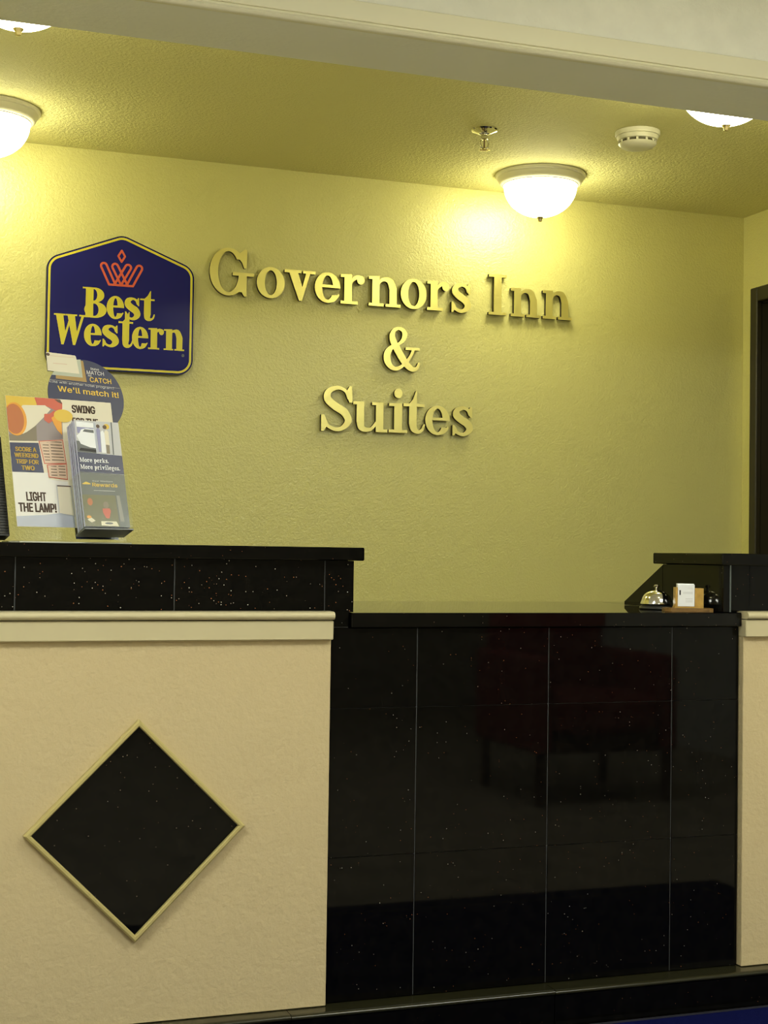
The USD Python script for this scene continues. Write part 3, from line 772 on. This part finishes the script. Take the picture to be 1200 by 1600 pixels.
pr(po, PF, 'printed_megaphone', ck(Polygon([(.0358, .2685), (.06, .27), (.085, .2715), (.097, .2628), (.080, .244), (.058, .222), (.0399, .2083), (.03, .203), (.03, .26)])), 'print_cream', 4)
pr(po, PF, 'printed_megaphone_rim', ck(ell(.0172, .236, .0245, .0372)), 'print_orange', 5)
pr(po, PF, 'printed_megaphone_mouth', ck(ell(.0152, .236, .0205, .0335)), 'print_rust', 6)
pr(po, PF, 'printed_finger', ck(Polygon([(.0835, .25), (.094, .2505), (.104, .2585), (.100, .24), (.090, .233), (.082, .239)]).buffer(.002)), 'print_red', 5)
pr(po, PF, 'printed_orange_arm', ck(Polygon([(.0964, .2435), (.105, .25), (.1184, .236), (.1165, .2058), (.107, .2165), (.1005, .230)])), 'print_orange', 6)
pr(po, PF, 'printed_yellow_ball', ck(ell(.1235, .2498, .0210, .0146)), 'print_gold', 7)
pr(po, PF, 'printed_blue_panel', ck(Polygon([(0, .1828), (.0627, .1850), (.0685, .1190), (0, .1185)])), 'print_navy', 2)
for txt, x0, y0, w in (('SCORE A', .0110, .1645, .0455), ('WEEKEND', .0082, .1512, .0515), ('TRIP FOR', .0100, .1372, .0490), ('TWO', .0205, .1235, .0285)):
    part(po, 'lettering', sans(PF, txt, x0, y0, 0.0094, w, 0.0005, heavy=0.05), 'print_gold')
for pts, k in (([(.0632, .1897), (.1173, .1957), (.1202, .1411), (.0708, .1387)], 0), ([(.0762, .1372), (.1204, .1415), (.1190, .1052), (.0777, .1092)], 1)):
    tk = Polygon(pts)
    e = pr(po, PF, 'printed_ticket', tk, 'print_red', 3 + 2 * k)
    pr(po, PF, 'printed_ticket_face', tk.buffer(-.0016), 'print_pink', 4 + 2 * k)
    a0, b0_, a1, b1 = tk.buffer(-.0045).bounds
    lines = []
    n_ = 7 if k == 0 else 4
    for i in range(n_):
        y = b0_ + (b1 - b0_) * (i + .5) / n_
        lines += [pbox(a0 + .003, y, a0 + .016, y + .0016), pbox(a0 + .020, y + .001, a1, y + .0026)]
    pr(po, PF, 'printed_ticket_lines', union_all(lines).intersection(tk.buffer(-.004)), 'print_brown', 5 + 2 * k)
pr(po, PF, 'printed_light_panel', ck(Polygon([(0, .1180), (.0770, .1195), (.0777, .105), (.1190, .101), (.1195, 0), (0, 0)])), 'paper_white', 1)
part(po, 'lettering', sans(PF, 'LIGHT', .0250, .0565, 0.0185, .0430, 0.0006, heavy=0.055), 'print_brown', label='dark brown word LIGHT')
part(po, 'lettering', sans(PF, 'THE LAMP!', .0065, .0325, 0.0185, .0815, 0.0006, heavy=0.055), 'print_brown', label='dark brown words THE LAMP!')
ph = Polygon([(.0941, .0915), (.1240, .0910), (.1250, .026), (.0936, .0309)]).buffer(.002)
pr(po, PF, 'printed_phone', ph, 'print_silver', 2)
pr(po, PF, 'printed_phone_screen', ph.buffer(-.0025), 'print_cream', 3)
pr(po, PF, 'printed_phone_top', Polygon([(.0941, .0925), (.124, .092), (.124, .0895), (.0941, .0900)]), 'print_brown', 4)
pr(po, PF, 'printed_blue_floor', ck(Polygon([(.0, .022), (.060, .0262), (.0950, .031), (.1250, .026), (.1250, .0005), (.0, .0005)])), 'print_bluegrey', 2)
part(po, 'lettering', sans(PF, 'SWING', .1445, .2600, 0.0165, .0535, 0.0003, heavy=0.055), 'print_brown')
part(po, 'lettering', sans(PF, 'FOR THE', .1430, .2330, 0.0145, .0590, 0.0003, heavy=0.055), 'print_brown')

# round-topped card behind the poster
RF = Frame(PF.at(0, 0, -0.012), uu, vv)
rc = thing('round_display_card', 'dark blue round-topped display card behind the poster reading We will match it', 'display card', RF.at(.187, -0.02, 0))
disc = ell(.1870, .3045, .0868, .0868, 32)
body = union_all([disc, pbox(.13, -0.02, .225, .26)])
cards = Polygon([(.1051, .4020), (.1700, .3996), (.1724, .3970), (.1762, .3567), (.1042, .3583)])
part(rc, 'card_board', RF.ext(union_all([body, cards]), -0.0022, 0.0), 'print_navy')
pr(rc, RF, 'printed_gold_card', Polygon([(.1217, .3485), (.1300, .392), (.1882, .3885), (.1915, .3386), (.121, .3414)]).intersection(union_all([body, cards])), 'print_card_gold', 1)
pr(rc, RF, 'printed_silver_card', Polygon([(.1109, .3580), (.1240, .396), (.1824, .3935), (.1830, .3485), (.1117, .3493)]).intersection(union_all([body, cards])), 'print_card_pale', 2)
pr(rc, RF, 'printed_white_card', cards, 'print_cream', 3)
pr(rc, RF, 'printed_card_logo', ell(.1085, .3965, .0042, .0034), 'print_brown', 4)
pr(rc, RF, 'printed_card_line', union_all([pbox(.113, .3935, .168, .3945), pbox(.118, .376, .150, .3775)]), 'print_pink', 4)
pr(rc, RF, 'printed_rule', Polygon([(.1030, .3390), (.2680, .3305), (.2680, .3295), (.1030, .3380)]).intersection(disc), 'print_grey', 1)
part(rc, 'lettering', sans(RF, 'Status', .203, .3690, 0.0050, .0200, 0.0003, slant=-.02), 'print_silver')
part(rc, 'lettering', sans(RF, 'MATCH', .1935, .3580, 0.0085, .0400, 0.0003, slant=-.02), 'print_silver')
part(rc, 'lettering', sans(RF, 'No', .1960, .3525, 0.0042, .0080, 0.0003), 'print_silver')
part(rc, 'lettering', sans(RF, 'CATCH', .1990, .3400, 0.0110, .0500, 0.0003, slant=-.02), 'print_gold')
part(rc, 'lettering', sans(RF, 'Elite with another hotel program?', .1060, .3315, 0.0055, .1480, 0.0003, slant=-.045, bold=False), 'print_silver')
part(rc, 'lettering', sans(RF, "We'll match it!", .1230, .3120, 0.0125, .1400, 0.0003, slant=-.045), 'print_gold')

# the brochures
bo = BF.at(BW / 2, 0, 0)
br = thing('brochure', 'front brochure of the pocket, reading More perks. More privileges. under a car photo', 'brochure', bo, 'brochures standing in the leaflet pocket')
part(br, 'folded_sheet', cat_(BF.box(0, BW, 0, BH, -0.0009, 0.0), BF.box(0.0005, BW - 0.0005, 0, BH - 0.001, -0.0024, -0.0013)), 'brochure_edge')
part(br, 'fold', BF.box(-0.0004, 0.0006, 0, BH, -0.0024, 0.0), 'brochure_edge')
cb = pbox(0.0006, 0.0003, BW - 0.0003, BH - 0.0003)
kb = lambda g: g.intersection(cb)
pr(br, BF, 'printed_photo', kb(Polygon([(0, .163), (.1, .158), (.1, .234), (0, .236)])), 'print_silver', 1)
pr(br, BF, 'printed_street', kb(Polygon([(0, .163), (.042, .161), (.042, .180), (0, .188)])), 'print_slate', 2)
pr(br, BF, 'printed_sky', kb(Polygon([(.004, .219), (.042, .217), (.042, .229), (.004, .231)])), 'bright_card', 2)
pr(br, BF, 'printed_haze', kb(pbox(.0045, .205, .0415, .2185)), 'print_lilac', 2)
pr(br, BF, 'printed_car', Polygon([(.0028, .1985), (.009, .2035), (.014, .2125), (.024, .2155), (.0418, .2145), (.0418, .1735), (.030, .1745), (.010, .1815), (.0065, .190)]).buffer(.0008), 'bright_card', 3)
pr(br, BF, 'printed_car_glass', Polygon([(.0165, .2085), (.0205, .2140), (.0410, .2130), (.0410, .2065)]), 'print_slate', 4)
pr(br, BF, 'printed_car_shadow', Polygon([(.008, .172), (.042, .1695), (.042, .1635), (.004, .166)]), 'print_black', 3)
pr(br, BF, 'printed_pillar', pbox(.0425, .163, .0468, .231), 'print_bluegrey', 4)
pr(br, BF, 'printed_figure', Polygon([(.0480, .165), (.0535, .165), (.0555, .214), (.051, .221), (.047, .214)]), 'print_lilac', 4)
pr(br, BF, 'printed_figure', Polygon([(.0545, .163), (.0640, .163), (.066, .205), (.061, .214), (.056, .210)]), 'bright_card', 4)
pr(br, BF, 'printed_figure', Polygon([(.0650, .182), (.0735, .181), (.0740, .211), (.0690, .216), (.0645, .210)]), 'print_cream', 5)
pr(br, BF, 'printed_trousers', Polygon([(.0655, .162), (.0725, .162), (.0735, .1815), (.0655, .182)]), 'print_taupe', 4)
pr(br, BF, 'printed_head', ell(.0515, .2225, .0040, .0040), 'print_brown', 5)
pr(br, BF, 'printed_head', ell(.0665, .2215, .0045, .0045), 'print_brown', 6)
pr(br, BF, 'printed_hat', ell(.0710, .2230, .0062, .0060), 'print_gold', 5)
pr(br, BF, 'printed_frame', kb(Polygon([(.0790, .160), (.0815, .160), (.0840, .2335), (.0815, .2335)])), 'print_slate', 5)
pr(br, BF, 'printed_band', kb(Polygon([(0, .1625), (.1, .1585), (.1, .1175), (0, .1195)])), 'print_navy', 3, label='dark blue band with white lettering')
part(br, 'lettering', BF.ext(serif_line('More perks.', .0028, .1405, .0100, .0640, S=.21, T=.10, F=.09), 0.0012, 0.0014), 'bright_card')
part(br, 'lettering', BF.ext(serif_line('More privileges.', .0028, .1250, .0100, .0880, S=.21, T=.10, F=.09), 0.0012, 0.0014), 'bright_card')
pr(br, BF, 'printed_lower_panel', kb(Polygon([(0, .1190), (.1, .1165), (.1, 0), (0, 0)])), 'print_slate', 2)
pr(br, BF, 'printed_swoosh', Polygon([(.0035, .0930), (.012, .0975), (.0215, .0935), (.0215, .0915), (.0035, .0915)]), 'print_gold', 3)
part(br, 'lettering', sans(BF, 'Best Western', .0260, .0980, 0.0030, .0450, 0.0009), 'print_silver')
part(br, 'lettering', sans(BF, 'Rewards', .0250, .0875, 0.0078, .0560, 0.0005), 'print_gold')
pr(br, BF, 'printed_line', pbox(.0270, .0780, .0745, .0792), 'print_silver', 3)
pr(br, BF, 'printed_lower_photo', kb(Polygon([(.0006, .0690), (.0735, .0690), (.0765, .0006), (.0006, .0006)])), 'print_olive', 3)
pr(br, BF, 'printed_face', ell(.0160, .0535, .0058, .0080), 'print_rust', 4)
pr(br, BF, 'printed_face', ell(.0505, .0475, .0060, .0075), 'print_taupe', 4)
pr(br, BF, 'printed_shirt', Polygon([(.042, .0395), (.0575, .0400), (.0600, .0345), (.0550, .0180), (.0480, .0185), (.0420, .0310)]), 'print_red', 5)
pr(br, BF, 'printed_book', Polygon([(.0060, .0150), (.0150, .0195), (.0240, .0125), (.0150, .0085)]), 'print_cream', 4)
pr(br, BF, 'printed_hand', ell(.0105, .0205, .0050, .0032), 'print_orange', 5)
pr(br, BF, 'printed_white_label', Polygon([(.0360, .0120), (.0700, .0120), (.0745, .0015), (.0360, .0025)]), 'print_cream', 4)
pr(br, BF, 'printed_label_mark', ell(.0530, .0075, .0090, .0022), 'print_slate', 5)
pr(br, BF, 'printed_side_strip', kb(Polygon([(.0760, .0690), (.0830, .0690), (.0880, .0120), (.0790, .0120)])), 'print_grey', 4)
for k in range(1, NB):
    j = 0.0009 * math.sin(k * 2.3)
    copy_of(br, bo - BF.n * (PITCH_B * k) + uu * j + vv * (0.0004 - 0.00022 * k), 'brochure behind the front one in the clear leaflet pocket, only its pale edge showing')

# black ribbed monitor back at the left edge
MF = Frame(PF.at(-0.006, -0.026, -0.030), uu, vv)
MW, MH = 0.30, 0.232
mo = thing('computer_monitor', 'black ribbed back of a screen at the left edge beside the poster', 'monitor', (MF.at(-0.15, 0)[0], MF.at(-0.15, 0)[1], LEDGE1))
part(mo, 'housing', MF.box(-MW, 0, 0.016, MH, -0.030, 0.0), 'black_plastic')
ribs = [MF.box(-MW + 0.004, -0.002, 0.020 + 0.0060 * k, 0.0225 + 0.0060 * k, 0.0, 0.0015) for k in range(35)]
part(mo, 'vent_ribs', cat_(*ribs), 'black_plastic', kind='stuff')
part(mo, 'top_strip', MF.box(-MW, -0.0005, MH, MH + 0.004, -0.030, 0.001), 'pale_strip', label='pale strip along the top')
mfb = MF.at(-0.15, 0.016, -0.015)
part(mo, 'foot', rbx(mfb[0] - 0.09, mfb[0] + 0.07, mfb[1] - 0.03, mfb[1] + 0.12, LEDGE1 + 0.0003, LEDGE1 + 0.007, 0.003), 'black_plastic')

# ------------------------------------------------------------------ lobby side
fm = thing('floor_mat', 'dark blue entrance mat on the floor in front of the desk', 'mat', (0.3, -0.6, 0))
part(fm, 'pile', bx(-1.05, 1.66, -1.11, -0.085, 0.0006, 0.009), 'mat_navy')
part(fm, 'rubber_border', cat_(bx(-1.08, 1.69, -1.14, -1.111, 0.0006, 0.005), bx(-1.08, 1.69, -0.084, -0.060, 0.0006, 0.005), bx(-1.08, -1.051, -1.11, -0.085, 0.0006, 0.005), bx(1.661, 1.69, -1.11, -0.085, 0.0006, 0.005)), 'mat_border')
part(fm, 'woven_stripe', cat_(bx(-0.97, 1.58, -1.035, -1.027, 0.0092, 0.0097), bx(-0.97, -0.962, -1.027, -0.168, 0.0092, 0.0097), bx(1.572, 1.58, -1.027, -0.168, 0.0092, 0.0097)), 'mat_stripe')

def moved(m):
    m.apply_translation((0.25, -0.5, 0.0))
    return m


ac = thing('armchair', 'dark red lobby armchair, seen only as a dim reflection in the black tiles', 'armchair', (2.05, -2.85, 0))
part(ac, 'seat_cushion', moved(rbx(1.55, 2.05, -2.58, -2.02, 0.30, 0.46, 0.03)), 'red_upholstery')
part(ac, 'backrest', moved(rbx(1.52, 2.08, -2.72, -2.59, 0.30, 0.84, 0.03)), 'red_upholstery')
for x0 in (1.46, 2.055):
    part(ac, 'armrest', moved(rbx(x0, x0 + 0.085, -2.68, -2.03, 0.22, 0.63, 0.02)), 'red_upholstery')
part(ac, 'seat_frame', moved(bx(1.546, 2.054, -2.58, -2.05, 0.22, 0.299)), 'chair_wood')
for x in (1.50, 2.10):
    for y in (-2.64, -2.07):
        part(ac, 'leg', moved(rod((x, y, 0.001), (x, y, 0.219), 0.022, 10)), 'chair_wood')

TR = [(-1.5, -1.65, 'near the desk on the left'), (1.5, -2.0, 'near the desk on the right'), (0.0, -4.3, 'at the back of the lobby')]  # ceiling lights out of view, placed to light the desk front and header
tx, ty, lab = TR[0]
tr = thing('unseen_ceiling_troffer', 'unseen rectangular lobby ceiling light ' + lab, 'ceiling light', (tx, ty, LZ), 'unseen lobby ceiling lights')
part(tr, 'frame', cat_(bx(tx - .62, tx + .62, ty - .32, ty - .29, LZ - .03, LZ - .0005), bx(tx - .62, tx + .62, ty + .29, ty + .32, LZ - .03, LZ - .0005), bx(tx - .62, tx - .59, ty - .29, ty + .29, LZ - .03, LZ - .0005), bx(tx + .59, tx + .62, ty - .29, ty + .29, LZ - .03, LZ - .0005)), 'white_metal')
part(tr, 'diffuser', bx(tx - .589, tx + .589, ty - .289, ty + .289, LZ - .022, LZ - .001), 'unseen_troffer_diffuser')
for x, y, lab in TR[1:]:
    copy_of(tr, (x, y, LZ), 'unseen rectangular lobby ceiling light ' + lab)
